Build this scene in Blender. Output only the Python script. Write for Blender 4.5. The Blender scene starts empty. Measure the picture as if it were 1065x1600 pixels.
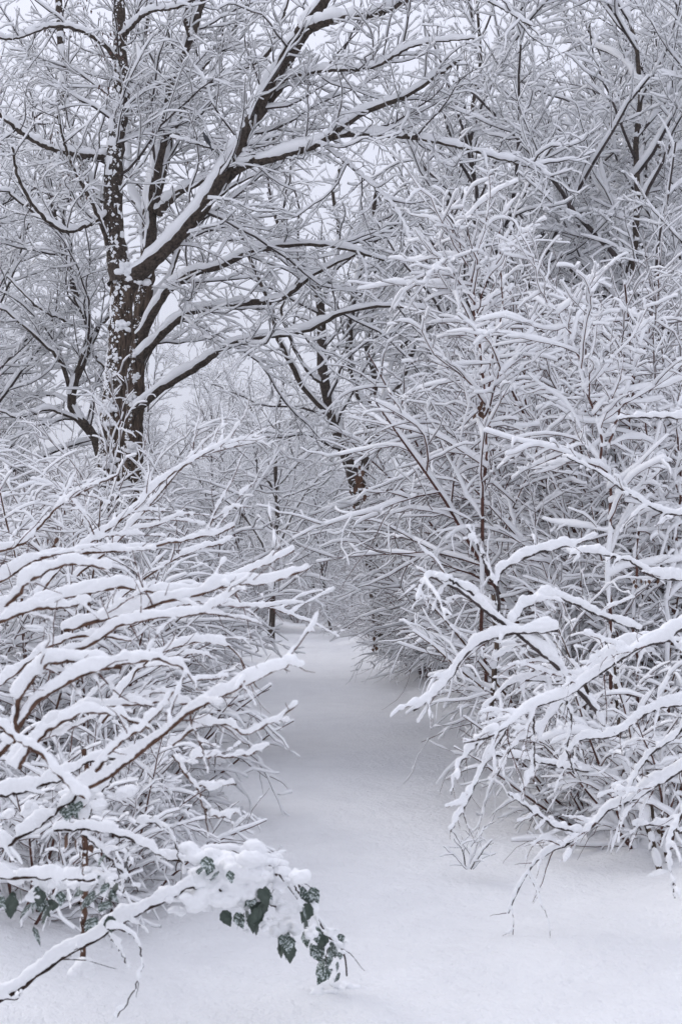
import bpy, math, random
import numpy as np
from mathutils import Vector, Matrix, Euler

rng = np.random.default_rng(11)
random.seed(11)
R_ = math.radians
scene = bpy.context.scene
COL = scene.collection

# ------------------------------------------------------------------ camera
EYE = 1.5
FPX = 1600 * 40.0 / 36.0
HORIZON = 935.0
PITCH = math.atan((HORIZON - 800.0) / FPX)
cam_data = bpy.data.cameras.new('camera')
cam = bpy.data.objects.new('camera', cam_data)
COL.objects.link(cam)
cam.location = (0, 0, EYE)
cam.rotation_euler = (math.pi / 2 + PITCH, 0, 0)
cam_data.sensor_fit = 'VERTICAL'
cam_data.sensor_height = 36.0
cam_data.lens = 40.0
cam_data.clip_start = 0.05
cam_data.clip_end = 2000
cam_data.dof.use_dof = True
cam_data.dof.focus_distance = 11.0
cam_data.dof.aperture_fstop = 5.6
scene.camera = cam

# ------------------------------------------------------------------ sky and light
SUN_EL, SUN_ROT = R_(38), R_(-60)
world = bpy.data.worlds.new('World')
scene.world = world
world.use_nodes = True
nt = world.node_tree
for n in list(nt.nodes):
    nt.nodes.remove(n)
out = nt.nodes.new('ShaderNodeOutputWorld')
bg = nt.nodes.new('ShaderNodeBackground')
sky = nt.nodes.new('ShaderNodeTexSky')
sky.sky_type = 'NISHITA'
sky.sun_disc = False
sky.sun_elevation = SUN_EL
sky.sun_rotation = SUN_ROT
sky.air_density = 1.0
sky.dust_density = 4.0
mixn = nt.nodes.new('ShaderNodeMixRGB')          # overcast: a cloud sheet hides most of the blue
mixn.inputs['Fac'].default_value = 0.90
mixn.inputs['Color2'].default_value = (7.1, 7.28, 8.35, 1)
bg.inputs['Strength'].default_value = 0.124
nt.links.new(sky.outputs['Color'], mixn.inputs['Color1'])
tcw = nt.nodes.new('ShaderNodeTexCoord')           # an overcast sky is brighter towards the zenith
sep = nt.nodes.new('ShaderNodeSeparateXYZ')
mad = nt.nodes.new('ShaderNodeMath')
mad.operation = 'MULTIPLY_ADD'
mad.use_clamp = False
mad.inputs[1].default_value = 0.75
mad.inputs[2].default_value = 0.78
clm = nt.nodes.new('ShaderNodeMath')
clm.operation = 'MAXIMUM'
clm.inputs[1].default_value = 0.0
vm = nt.nodes.new('ShaderNodeVectorMath')
vm.operation = 'SCALE'
nt.links.new(tcw.outputs['Generated'], sep.inputs[0])
nt.links.new(sep.outputs['Z'], clm.inputs[0])
nt.links.new(clm.outputs[0], mad.inputs[0])
nt.links.new(mixn.outputs['Color'], vm.inputs[0])
nt.links.new(mad.outputs[0], vm.inputs['Scale'])
nt.links.new(vm.outputs[0], bg.inputs['Color'])
nt.links.new(bg.outputs['Background'], out.inputs['Surface'])

sun_data = bpy.data.lights.new('sun', 'SUN')
sun_data.energy = 0.8
sun_data.angle = R_(25)
sun_data.color = (1.0, 0.97, 0.93)
sun = bpy.data.objects.new('sun', sun_data)
COL.objects.link(sun)
sun.rotation_euler = (math.pi / 2 - SUN_EL, 0, math.pi - SUN_ROT)

vs = scene.view_settings
vs.view_transform = 'Standard'
vs.look = 'None'
vs.gamma = 1
vs.use_curve_mapping = False
vs.exposure = -0.08
scene.render.engine = 'CYCLES'
cy = scene.cycles
cy.max_bounces = 8
cy.diffuse_bounces = 8
cy.glossy_bounces = 1
cy.transmission_bounces = 1
cy.use_denoising = True


def P(px, py, d):
    """the place at distance d (world Y) seen at a point of the photograph, 1065 x 1600"""
    x = (px - 532.5) / FPX
    y = (800.0 - py) / FPX
    c, s = math.cos(PITCH), math.sin(PITCH)
    wy = c - y * s
    wz = s + y * c
    return np.array((x / wy * d, d, EYE + wz / wy * d))


# ------------------------------------------------------------------ materials
def material(name):
    m = bpy.data.materials.new(name)
    m.use_nodes = True
    nt = m.node_tree
    b = nt.nodes['Principled BSDF']
    return m, nt, b


def coords(nt, scale=(1, 1, 1)):
    tc = nt.nodes.new('ShaderNodeTexCoord')
    mp = nt.nodes.new('ShaderNodeMapping')
    mp.inputs['Scale'].default_value = scale
    nt.links.new(tc.outputs['Object'], mp.inputs['Vector'])
    return mp.outputs['Vector']


def noise(nt, vec, scale, detail=3, rough=0.6):
    n = nt.nodes.new('ShaderNodeTexNoise')
    n.inputs['Scale'].default_value = scale
    n.inputs['Detail'].default_value = detail
    n.inputs['Roughness'].default_value = rough
    nt.links.new(vec, n.inputs['Vector'])
    return n.outputs['Fac']


def ramp(nt, fac, stops):
    r = nt.nodes.new('ShaderNodeValToRGB')
    e = r.color_ramp.elements
    e[0].position, e[0].color = stops[0][0], stops[0][1] + (1,)
    e[1].position, e[1].color = stops[1][0], stops[1][1] + (1,)
    for p, c in stops[2:]:
        k = e.new(p)
        k.color = c + (1,)
    nt.links.new(fac, r.inputs['Fac'])
    return r.outputs['Color']


def bump(nt, b, fac, strength, dist):
    n = nt.nodes.new('ShaderNodeBump')
    n.inputs['Strength'].default_value = strength
    n.inputs['Distance'].default_value = dist
    nt.links.new(fac, n.inputs['Height'])
    nt.links.new(n.outputs['Normal'], b.inputs['Normal'])


def mat_snow(name, bscale, bdist, bstr=0.6, k=1.0):
    m, nt, b = material(name)
    v = coords(nt)
    nt.links.new(ramp(nt, noise(nt, v, 3.0, 4), [(0.3, (0.86 * k, 0.865 * k, 0.88 * k)), (0.7, (0.92 * k, 0.925 * k, 0.935 * k))]), b.inputs['Base Color'])
    b.inputs['Roughness'].default_value = 0.75
    b.inputs['Specular IOR Level'].default_value = 0.15
    if bstr:
        bump(nt, b, noise(nt, v, bscale, 5, 0.7), bstr, bdist)
    return m


def mat_bark(name, dark, light, sc=(30, 30, 6), bstr=0.8):
    m, nt, b = material(name)
    v = coords(nt, sc)
    nt.links.new(ramp(nt, noise(nt, v, 1.0, 5, 0.65), [(0.35, dark), (0.65, light)]), b.inputs['Base Color'])
    b.inputs['Roughness'].default_value = 0.9
    b.inputs['Specular IOR Level'].default_value = 0.2
    if bstr:
        bump(nt, b, noise(nt, v, 1.5, 5, 0.7), bstr, 0.02)
    return m


M_SNOW = mat_snow('branch_snow', 60, 0.004, 0.5, 0.99)
M_SNOWFAR = mat_snow('far_snow', 20, 0.01, 0, 1.02)
M_GROUND = mat_snow('ground_snow', 16, 0.045, 0.9, 1.02)
M_TRUNK = mat_bark('furrowed_bark', (0.020, 0.015, 0.012), (0.15, 0.108, 0.080), (34, 34, 6))
M_LIMB = mat_bark('limb_bark', (0.024, 0.019, 0.016), (0.11, 0.085, 0.068), (30, 30, 30), 0.6)
M_TWIG = mat_bark('twig_bark', (0.035, 0.028, 0.027), (0.09, 0.072, 0.068), (8, 8, 8), 0)
M_BROWN = mat_bark('brown_bark', (0.055, 0.030, 0.020), (0.15, 0.085, 0.060), (25, 25, 25), 0.2)
M_RED = mat_bark('reddish_bark', (0.055, 0.025, 0.020), (0.14, 0.070, 0.056), (12, 12, 12), 0)
M_BRAMBLE = mat_bark('bramble_bark', (0.016, 0.012, 0.011), (0.055, 0.034, 0.026), (30, 30, 30), 0)


def mat_leaf(name, a, b_, rough=0.45):
    m, nt, b = material(name)
    v = coords(nt)
    nt.links.new(ramp(nt, noise(nt, v, 45, 3), [(0.35, a), (0.65, b_)]), b.inputs['Base Color'])
    b.inputs['Roughness'].default_value = rough
    return m


M_LEAF = mat_leaf('green_leaf', (0.024, 0.040, 0.028), (0.075, 0.10, 0.08))
M_DEAD = mat_leaf('dead_leaf', (0.06, 0.028, 0.018), (0.14, 0.07, 0.035), 0.8)
M_KEYS = mat_leaf('dry_seeds', (0.05, 0.025, 0.022), (0.12, 0.065, 0.05), 0.8)
M_FEATHER = mat_leaf('dark_feathers', (0.02, 0.021, 0.026), (0.05, 0.052, 0.062), 0.6)
M_BEAK = mat_leaf('beak', (0.10, 0.06, 0.03), (0.14, 0.09, 0.04), 0.5)


# ------------------------------------------------------------------ mesh building
def make_mesh(name, V, F, mat, smooth=True):
    """V (n,3), F (m,k) one face size, or a list of such arrays"""
    me = bpy.data.meshes.new(name)
    Fs = F if isinstance(F, list) else [F]
    Fs = [f for f in Fs if len(f)]
    V = np.ascontiguousarray(V, dtype=np.float32)
    me.vertices.add(len(V))
    me.vertices.foreach_set('co', V.ravel())
    loops = np.concatenate([f.ravel() for f in Fs]).astype(np.int32)
    sizes = np.concatenate([np.full(len(f), f.shape[1]) for f in Fs])
    starts = np.concatenate(([0], np.cumsum(sizes)[:-1])).astype(np.int32)
    me.loops.add(len(loops))
    me.loops.foreach_set('vertex_index', loops)
    me.polygons.add(len(sizes))
    me.polygons.foreach_set('loop_start', starts)
    me.polygons.foreach_set('use_smooth', np.full(len(sizes), smooth))
    me.materials.append(mat)
    me.update(calc_edges=True)
    return me


def put(name, V, F, mat, parent=None, smooth=True, origin=None):
    if origin is not None:
        V = V - np.asarray(origin)
    o = bpy.data.objects.new(name, make_mesh(name, V, F, mat, smooth))
    COL.objects.link(o)
    o.parent = parent
    return o


def tag(o, label, cat, group=None, kind=None):
    if label:
        o['label'] = label
    if cat:
        o['category'] = cat
    if group:
        o['group'] = group
    if kind:
        o['kind'] = kind
    return o


def thing(name, label, cat, loc=(0, 0, 0), group=None):
    o = bpy.data.objects.new(name, None)
    o.empty_display_size = 0.2
    COL.objects.link(o)
    o.location = tuple(float(c) for c in loc)
    return tag(o, label, cat, group)


def copy_tree(o, parent=None):
    c = o.copy()
    COL.objects.link(c)
    c.parent = parent
    for ch in o.children:
        copy_tree(ch, c)
    return c


def nrm(v):
    return v / np.maximum(np.linalg.norm(v, axis=-1, keepdims=True), 1e-9)


def tangents(Pt):
    return nrm(np.gradient(Pt, axis=1))


def strip_faces(N, K1, S, off=0):
    """quads of N tubes with K1 rings of S vertices"""
    n = np.arange(N)[:, None, None] * (K1 * S)
    k = np.arange(K1 - 1)[None, :, None] * S
    s = np.arange(S)[None, None, :]
    s2 = (s + 1) % S
    a = n + k + s
    b = n + k + s2
    return np.stack((a, b, b + S, a + S), -1).reshape(-1, 4) + off


def tube_arrays(Pt, Rr, S, rough=0.0):
    N, K1, _ = Pt.shape
    t = tangents(Pt)
    m = nrm(Pt[:, -1] - Pt[:, 0])
    ref = np.where(np.abs(m[:, 2:3]) > 0.7, np.array([[1.0, 0.15, 0]]), np.array([[0.0, 0, 1.0]]))
    a = nrm(np.cross(t, ref[:, None, :]))
    b = np.cross(t, a)
    th = np.arange(S) * 2 * math.pi / S
    rr = Rr[:, :, None, None] * np.ones((1, 1, S, 1))
    if rough:
        rr = rr * (1 + rough * rng.normal(size=rr.shape))
    ring = a[:, :, None, :] * np.cos(th)[None, None, :, None] + b[:, :, None, :] * np.sin(th)[None, None, :, None]
    V = Pt[:, :, None, :] + ring * rr
    return V.reshape(-1, 3), strip_faces(N, K1, S)


PROF = {
    3: [(-0.95, 0.0, 0.1), (0.95, 0.0, 0.1), (0, 1, 1.0)],
    4: [(-1, 0.1, 0.12), (1, 0.1, 0.12), (0.62, 1, 0.85), (-0.62, 1, 0.85)],
    5: [(-0.85, -0.1, 0.0), (0.85, -0.1, 0.0), (0.95, 0.5, 0.45), (0, 1, 1.0), (-0.95, 0.5, 0.45)],
    8: [(-0.6, -0.1, -0.05), (0.6, -0.1, -0.05), (1.0, 0.2, 0.22), (0.92, 0.65, 0.6), (0.45, 0.95, 0.93), (-0.45, 0.95, 0.93), (-0.92, 0.65, 0.6), (-1.0, 0.2, 0.22)],
}
UPV = nrm(np.array([-0.16, -0.10, 1.0]))


def smooth_noise(N, K1, amp):
    n = rng.normal(size=(N, K1))
    if K1 > 3:
        n[:, 1:-1] = (n[:, :-2] + 2 * n[:, 1:-1] + n[:, 2:]) / 3
    if K1 > 12:
        n[:, 1:-1] = (n[:, :-2] + 2 * n[:, 1:-1] + n[:, 2:]) / 3
    return 1 + amp * np.clip(n, -2, 2)


def ext_ends(Pt, t, H):
    """one more ring past each end of the snow, to round it off"""
    a = Pt[:, :1] - t[:, :1] * (H[:, :1, None] * 0.25)
    b = Pt[:, -1:] + t[:, -1:] * (H[:, -1:, None] * 0.45)
    return np.concatenate((a, Pt, b), 1)


def snow_arrays(Pt, Rr, S, hs, wide=0.36, gap=0.06, amp=0.25, capends=False, lift=0.0, hexp=0.3):
    N, K1, _ = Pt.shape
    t = tangents(Pt)
    up = np.broadcast_to(UPV, t.shape)
    side = np.cross(t, up)
    sl = np.linalg.norm(side, axis=-1)
    side = side / np.maximum(sl, 1e-6)[..., None]
    u = np.cross(side, t)
    u = np.where(u[..., 2:3] < 0, -u, u)
    h = np.clip(sl, 0, 1)
    H = hs * (np.maximum(Rr, 0.001) / 0.005) ** hexp * (0.12 + 0.88 * h ** 1.2) * smooth_noise(N, K1, amp)
    W = (Rr * 0.92 + wide * H) * smooth_noise(N, K1, amp * 0.4)
    g = rng.random((N, K1)) < gap + 0.35 * (1 - h) ** 2
    g = g & (rng.random((N, 1)) < (1.0 if S < 8 else 0.6))
    if S < 5:
        g = g | (rng.random((N, 1)) < 0.05 + 0.3 * (1 - h.mean(1, keepdims=True)))
    H = np.where(g, -0.5 * Rr, H)
    W = np.where(g, 0.4 * Rr, W)
    if S >= 4:
        Pt = ext_ends(Pt, t, np.maximum(H, 0.003))
        ex = lambda q: np.concatenate((q[:, :1], q, q[:, -1:]), 1)
        t, side, u, Rr = ex(t), ex(side), ex(u), ex(Rr)
        H, W = ex(H), ex(W)
        K1 += 2
        endf = np.ones(K1)
        endf[[0, -1]] = 0.45
        endf[[1, -2]] = 0.9
        H = H * endf
        W = W * endf
    pr = PROF[S]
    Vs = []
    for (x, zr, zh) in pr:
        v = Pt + side * (x * W)[..., None] + u * ((zr * 0.9 + lift) * Rr + zh * H)[..., None]
        Vs.append(v)
    V = np.stack(Vs, axis=2)
    F = strip_faces(N, K1, S)
    Fs = [F]
    if capends or S >= 4:
        base = np.arange(N)[:, None] * (K1 * S)
        Fs.append(base + (K1 - 1) * S + np.arange(S)[None, :])
        Fs.append(base + np.arange(S)[None, ::-1])
    return V.reshape(-1, 3), Fs


class Acc:
    """collects vertex and face arrays for one mesh"""

    def __init__(s):
        s.V, s.F, s.n = [], [], 0

    def add(s, V, F):
        for f in (F if isinstance(F, list) else [F]):
            s.F.append(f + s.n)
        s.V.append(V)
        s.n += len(V)

    def put(s, name, mat, parent=None, smooth=True, origin=None):
        if not s.V:
            return None
        by = {}
        for f in s.F:
            by.setdefault(f.shape[1], []).append(f)
        return put(name, np.concatenate(s.V), [np.concatenate(v) for v in by.values()], mat, parent, smooth, origin)


# ------------------------------------------------------------------ growth
class Set:
    def __init__(s, Pt, Rr, g):
        s.P, s.R, s.g = Pt, Rr, g

    def sel(s, m):
        return Set(s.P[m], s.R[m], s.g[m])

    def length(s):
        return np.linalg.norm(np.diff(s.P, axis=1), axis=2).sum(1)


def grow(start, d, L, r0, g, K, wander=0.15, trop=0.0, tip=0.3, droop=0.0):
    N = len(start)
    Pt = np.zeros((N, K + 1, 3))
    Pt[:, 0] = start
    d = nrm(d)
    st = (L / K)[:, None]
    for k in range(K):
        d = nrm(d + rng.normal(size=(N, 3)) * wander + np.array([0, 0, 1.0]) * (trop - droop * (k / K)))
        Pt[:, k + 1] = Pt[:, k] + d * st
    f = np.linspace(1, tip, K + 1)[None, :]
    return Set(Pt, r0[:, None] * f, g)


def spawn(S, dens, nmax, t0, t1, a0, a1, lf, K, flat=0.6, wander=0.15, trop=0.0, droop=0.0, rk=0.0065, fall=0.55, lmin=0.05, lmax=9, up=0.0, tip=0.35):
    """children along each branch: dens per metre, at most nmax"""
    N, K1, _ = S.P.shape
    Lp = S.length()
    u = (np.arange(nmax)[None, :] + rng.random((N, nmax))) / nmax
    t = t0 + (t1 - t0) * u
    keep = rng.random((N, nmax)) < np.clip(Lp * dens / nmax, 0, 1)[:, None]
    idx, j = np.nonzero(keep)
    tt = t[idx, j]
    x = tt * (K1 - 1)
    k = np.minimum(x.astype(int), K1 - 2)
    f = (x - k)[:, None]
    p = S.P[idx, k] * (1 - f) + S.P[idx, k + 1] * f
    d = nrm(S.P[idx, k + 1] - S.P[idx, k])
    pr = S.R[idx, k] * (1 - f[:, 0]) + S.R[idx, k + 1] * f[:, 0]
    zz = np.array([[0.12, 0.05, 1.0]])
    side = nrm(np.cross(d, zz))
    uu = np.cross(side, d)
    sgn = np.where((j + (idx % 2)) % 2 == 0, 1.0, -1.0)
    b = rng.normal(size=len(idx)) * (1 - flat) * 1.6 + up
    a = sgn * (0.35 + 0.65 * rng.random(len(idx)))
    perp = nrm(side * a[:, None] + uu * b[:, None])
    an = np.radians(a0 + (a1 - a0) * rng.random(len(idx)))[:, None]
    cd = d * np.cos(an) + perp * np.sin(an)
    L = Lp[idx] * lf * (1 - fall * tt) * (0.45 + 0.85 * rng.random(len(idx)))
    L = np.clip(L, 0, lmax)
    ok = L > lmin
    p, cd, L, pr, idx = p[ok], cd[ok], L[ok], pr[ok], idx[ok]
    r = np.minimum(pr * 0.75, 0.0012 + rk * L)
    return grow(p, cd, L, r, S.g[idx], K, wander, trop, tip, droop)


def curve(pts, K):
    """a traced limb: Catmull-Rom through its points, K+1 samples"""
    pts = np.asarray(pts, float)
    n = len(pts)
    e = np.vstack((2 * pts[0] - pts[1], pts, 2 * pts[-1] - pts[-2]))
    u = np.linspace(0, n - 1 - 1e-6, K + 1)
    i = u.astype(int)
    f = (u - i)[:, None]
    p0, p1, p2, p3 = e[i], e[i + 1], e[i + 2], e[i + 3]
    return 0.5 * ((2 * p1) + (-p0 + p2) * f + (2 * p0 - 5 * p1 + 4 * p2 - p3) * f ** 2 + (-p0 + 3 * p1 - 3 * p2 + p3) * f ** 3)


def traced(lines, K, jit=0.0):
    """lines: list of (points [(px,py,dist)...], r0, r1) in metres"""
    Ps, Rs = [], []
    for pts, r0, r1 in lines:
        c = curve([P(*q) for q in pts], K)
        if jit:
            n = rng.normal(size=c.shape) * jit
            n[0] = 0
            c = c + n
        Ps.append(c)
        Rs.append(np.linspace(r0, r1, K + 1))
    return Set(np.array(Ps), np.array(Rs), np.arange(len(lines)))


def soften(o, voxel, it=2, relief=0.65):
    """melt the pieces of snow into one soft mass"""
    m = o.modifiers.new('merge', 'REMESH')
    m.mode = 'VOXEL'
    m.voxel_size = voxel
    m.use_smooth_shade = True
    m = o.modifiers.new('smooth', 'SMOOTH')
    m.factor = 0.5
    m.iterations = it
    dg = bpy.context.evaluated_depsgraph_get()
    me = bpy.data.meshes.new_from_object(o.evaluated_get(dg))
    old = o.data
    o.modifiers.clear()
    o.data = me
    bpy.data.meshes.remove(old)
    me.polygons.foreach_set('use_smooth', np.ones(len(me.polygons), bool))
    n = len(me.vertices)
    co = np.empty(n * 3, np.float32)
    me.vertices.foreach_get('co', co)
    no = np.empty(n * 3, np.float32)
    me.vertices.foreach_get('normal', no)
    co, no = co.reshape(-1, 3), no.reshape(-1, 3)
    d = np.zeros(n)
    for f, a in ((70, 0.0016), (150, 0.0012), (300, 0.0008)):
        for _ in range(5):
            k = rng.normal(size=3)
            k = k / np.linalg.norm(k) * f * rng.uniform(0.7, 1.4)
            d += a * np.sin(co @ k + rng.random() * 6.28 + 1.5 * np.sin(co @ rng.normal(size=3) * 25))
    co = co + no * d[:, None] * relief
    me.vertices.foreach_set('co', co.ravel().astype(np.float32))
    me.update()


def build_woody(root, main, levels, names, mats, S_main=8, S_sub=(5, 3, 3), hs=0.032, snowS=(5, 4, 3, 3), origin=(0, 0, 0), twigname='twigs', gap=0.06, wide=0.36, snowmat=None, gapmain=None, cap=False, amp=0.28, voxel=0, lift=0.0, hexp=0.3, flare=0.0, rough=0.0):
    """each main branch becomes a part; its side twigs and its snow are sub-parts"""
    snowmat = snowmat or M_SNOW
    hsl = hs if isinstance(hs, tuple) else (hs,) * 8
    objs = []
    for gi in range(len(main.P)):
        m = main.sel(np.array([gi]))
        Rm = m.R
        if flare:
            k1 = np.arange(m.R.shape[1])
            Rm = m.R * (1 + flare * np.exp(-k1 / (0.035 * len(k1))))[None, :]
        V, F = tube_arrays(m.P, Rm, S_main)
        if rough:
            V = V.reshape(-1, S_main, 3)
            c = m.P[0][:, None, :]
            q = rng.normal(size=V.shape[:2])
            q = (q + np.roll(q, 1, 0) * 0.7) / 1.2
            V = (c + (V - c) * (1 + rough * q[..., None])).reshape(-1, 3)
        o = put(names[gi], V, F, mats[0], root, origin=origin)
        tw, sn = Acc(), Acc()
        sn.add(*snow_arrays(m.P, m.R, snowS[0], hsl[0], wide, gapmain if gapmain is not None else gap, amp=amp, capends=cap, lift=lift, hexp=hexp))
        for li, lv in enumerate(levels):
            s = lv.sel(lv.g == gi)
            if not len(s.P):
                continue
            tw.add(*tube_arrays(s.P, s.R, S_sub[min(li, len(S_sub) - 1)]))
            if hsl[li + 1] > 0:
                sn.add(*snow_arrays(s.P, s.R, snowS[min(li + 1, len(snowS) - 1)], hsl[li + 1], wide, gap, amp=amp, capends=cap, lift=lift * 0.6))
        t = tw.put(twigname, mats[1], o, origin=origin)
        if t:
            t['kind'] = 'stuff'
        so = sn.put('snow', snowmat, o, origin=origin)
        if voxel:
            soften(so, voxel)
        objs.append(o)
    return objs


# ------------------------------------------------------------------ ground
def path_x(y):
    return np.interp(y, [0, 4, 8, 14, 20, 30, 42, 60, 90], [0.3, 0.28, 0.1, 0.0, -0.2, -0.9, -1.5, -1.9, -4.5])


def path_w(y):
    return np.interp(y, [0, 6, 12, 20, 30, 42, 60], [1.25, 1.15, 1.1, 1.15, 1.1, 0.75, 0.4])


_np = [(rng.normal(size=2) * f, rng.random() * 6.28, a) for f, a, c in
       [(0.35, 0.055, 5), (0.9, 0.035, 7), (2.2, 0.020, 9), (5.0, 0.0095, 10), (11.0, 0.0042, 12)] for _ in range(c)]


def gnoise(x, y):
    z = 0
    for k, ph, a in _np:
        z = z + a * 0.45 * np.sin(k[0] * x + k[1] * y + ph)
    return z


_mound = [(rng.uniform(-9, 9), rng.uniform(3.5, 26), rng.uniform(0.12, 0.5), rng.uniform(0.05, 0.2)) for _ in range(260)]


def ground_z(x, y):
    x = np.asarray(x, float)
    y = np.asarray(y, float)
    off = np.abs(x - path_x(y)) - path_w(y)
    bank = np.clip(off / 1.2, 0, 1)
    bank = bank * bank * (3 - 2 * bank)
    z = 0.24 * bank + gnoise(x, y) * (0.6 + 0.9 * bank)
    m = 0
    for mx, my, s, h in _mound:
        m = m + h * np.exp(-((x - mx) ** 2 + (y - my) ** 2) / (2 * s * s))
    z = z + np.minimum(m, 0.35) * bank
    z = z + 0.006 * np.clip(y - 25, 0, 500) + 0.03 * np.clip(np.abs(x) - 6, 0, 30) * 0.4
    return z


def build_ground():
    ys = np.concatenate((np.linspace(-6, 2.5, 18), 2.5 * np.exp(np.linspace(0.02, math.log(70 / 2.5), 270)), np.geomspace(74, 600, 16)))
    tx = np.linspace(-1, 1, 221)
    X, Y = [], []
    for y in ys:
        half = 5 + abs(y) * 1.1
        w = np.sign(tx) * (0.55 * np.abs(tx) + 0.45 * np.abs(tx) ** 3)
        X.append(w * half + path_x(y) * 0.6)
        Y.append(np.full_like(tx, y))
    X, Y = np.array(X), np.array(Y)
    Z = ground_z(X, Y)
    Z = Z - Z[(np.abs(Y) < 6) & (np.abs(X) < 1)].mean()
    V = np.stack((X, Y, Z), -1).reshape(-1, 3)
    n, m = X.shape
    i = np.arange(n - 1)[:, None] * m + np.arange(m - 1)[None, :]
    F = np.stack((i, i + 1, i + m + 1, i + m), -1).reshape(-1, 4)
    cx = V[F].mean(1)
    onpath = (np.abs(cx[:, 0] - path_x(cx[:, 1])) < path_w(cx[:, 1])) & (cx[:, 1] > -2) & (cx[:, 1] < 64)

    def sub(name, f, label):
        u, inv = np.unique(f, return_inverse=True)
        o = put(name, V[u], inv.reshape(f.shape), M_GROUND)
        tag(o, label, None, kind='structure')
    sub('snow_ground', F[~onpath], 'snow covered woodland floor with soft mounds under the bushes')
    sub('footpath', F[onpath], 'untrodden snow covered path running into the wood')


_z0 = [0.0]
_yy, _xx = np.meshgrid(np.linspace(-6, 6, 60), np.linspace(-1, 1, 20))
_z0[0] = float(ground_z(_xx, _yy).mean())


def gz(x, y):
    return float(ground_z(x, y)) - _z0[0]


build_ground()

# ------------------------------------------------------------------ main tree
def lines_px(L, d0, d1=None, r0=0.05, r1=0.02):
    d1 = d0 if d1 is None else d1
    n = len(L)
    return ([(x, y, d0 + (d1 - d0) * i / (n - 1)) for i, (x, y) in enumerate(L)], r0, r1)


def rough_trunk(name, c, Rr, parent, origin, sides=28, amp=0.09, mat=None):
    """a trunk with furrowed bark"""
    K1 = len(c)
    V, F = tube_arrays(c[None], Rr[None], sides)
    V = V.reshape(K1, sides, 3)
    n = rng.normal(size=(K1, sides))
    for _ in range(3):
        n = (np.roll(n, 1, 0) + n + np.roll(n, -1, 0)) / 3
    n = n / n.std()
    low = np.interp(np.arange(K1), np.linspace(0, K1, 14), rng.normal(size=14) * 0.04)
    V = c[:, None, :] + (V - c[:, None, :]) * (1 + amp * n[..., None] + low[:, None, None])
    return put(name, V.reshape(-1, 3), F, mat or M_TRUNK, parent, origin=origin)


def flecks(acc, c, Rr, n, size, spread=1.0, centre=-1.9):
    """snow grains and pats stuck to the windward side of a trunk"""
    K1 = len(c)
    x = rng.random(n) * (K1 - 1.01)
    # cluster along the trunk
    cl = rng.random(14) * (K1 - 1.01)
    w = rng.random(n) < 0.5
    x = np.where(w, np.clip(cl[rng.integers(0, 14, n)] + rng.normal(size=n) * K1 * 0.03, 0, K1 - 1.01), x)
    k = x.astype(int)
    f = (x - k)[:, None]
    p = c[k] * (1 - f) + c[k + 1] * f
    r = Rr[k]
    th = centre + rng.normal(size=n) * spread
    nd = np.stack((np.cos(th), np.sin(th), rng.normal(size=n) * 0.1), -1)
    s = size * (0.25 + rng.random(n) ** 4 * 2.8)
    ctr = p + nd * (r * 1.02)[:, None]
    tang = nrm(np.cross(nd, [[0, 0, 1.0]]))
    upv = np.cross(tang, nd)
    upv = np.where(upv[:, 2:3] < 0, -upv, upv)
    oc = [(1, 0, 0), (0, 1, 0), (-1, 0, 0), (0, -1, 0), (0, 0.1, 1)]
    V = []
    for a, b, h in oc:
        V.append(ctr + tang * (a * s * (0.6 + 0.8 * rng.random(n)))[:, None] + upv * (b * s * (0.7 + 0.9 * rng.random(n)))[:, None] + nd * ((h * 0.7 - 0.15) * s)[:, None])
    V = np.stack(V, 1).reshape(-1, 3)
    b = np.arange(n)[:, None] * 5
    F = np.concatenate([b + np.array([[0, 1, 4]]), b + np.array([[1, 2, 4]]), b + np.array([[2, 3, 4]]), b + np.array([[3, 0, 4]])])
    acc.add(V, F)


def blob(acc, centre, rad, n=1, seg=8, squash=0.7, jitter=0.12):
    """a soft lump of snow"""
    rings = 6
    th = np.linspace(0, math.pi, rings)
    ph = np.arange(seg) * 2 * math.pi / seg
    V = np.stack([np.stack((np.sin(t) * np.cos(ph), np.sin(t) * np.sin(ph), np.full(seg, math.cos(t))), -1) for t in th], 0)
    V = V * (1 + jitter * rng.normal(size=V.shape[:2])[..., None])
    V[0] = V[0].mean(0)
    V[-1] = V[-1].mean(0)
    V = V * np.asarray(rad if np.ndim(rad) else (rad, rad, rad * squash)) + np.asarray(centre)
    acc.add(V.reshape(-1, 3), strip_faces(1, rings, seg)[:, ::-1])


def pats(acc, spots):
    """ragged snow plastered on bark"""
    for q, rr in spots:
        for _ in range(26):
            c = P(*q) + rng.normal(size=3) * rr * np.array([0.55, 0.25, 0.5])
            r = rr * rng.uniform(0.12, 0.45)
            blob(acc, c, (r * 1.1, r * 0.8, r * 0.8), seg=7, jitter=0.15)


def tree_levels(main, lf1=0.42, dens=(3.0, 7.0, 12.0), nmax=(26, 14, 7), t0=0.15, up=0.1, lmax1=2.6, thin=None):
    l1 = spawn(main, dens[0], nmax[0], t0, 0.98, 35, 70, lf1, 9, flat=0.35, wander=0.17, trop=0.03, rk=0.008, up=up, lmax=lmax1, fall=0.4)
    if thin:
        pr = np.array([thin.get(int(g), 0.0) for g in l1.g])
        l1 = l1.sel(rng.random(len(l1.g)) > pr)
    l2 = spawn(l1, dens[1], nmax[1], 0.12, 0.98, 28, 58, 0.48, 5, flat=0.5, wander=0.19, trop=0.0, rk=0.006, lmax=1.3, droop=0.08)
    l3 = spawn(l2, dens[2], nmax[2], 0.15, 0.95, 25, 55, 0.55, 3, flat=0.5, wander=0.2, rk=0.005, lmax=0.55, droop=0.08)
    return [l1, l2, l3]


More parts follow.
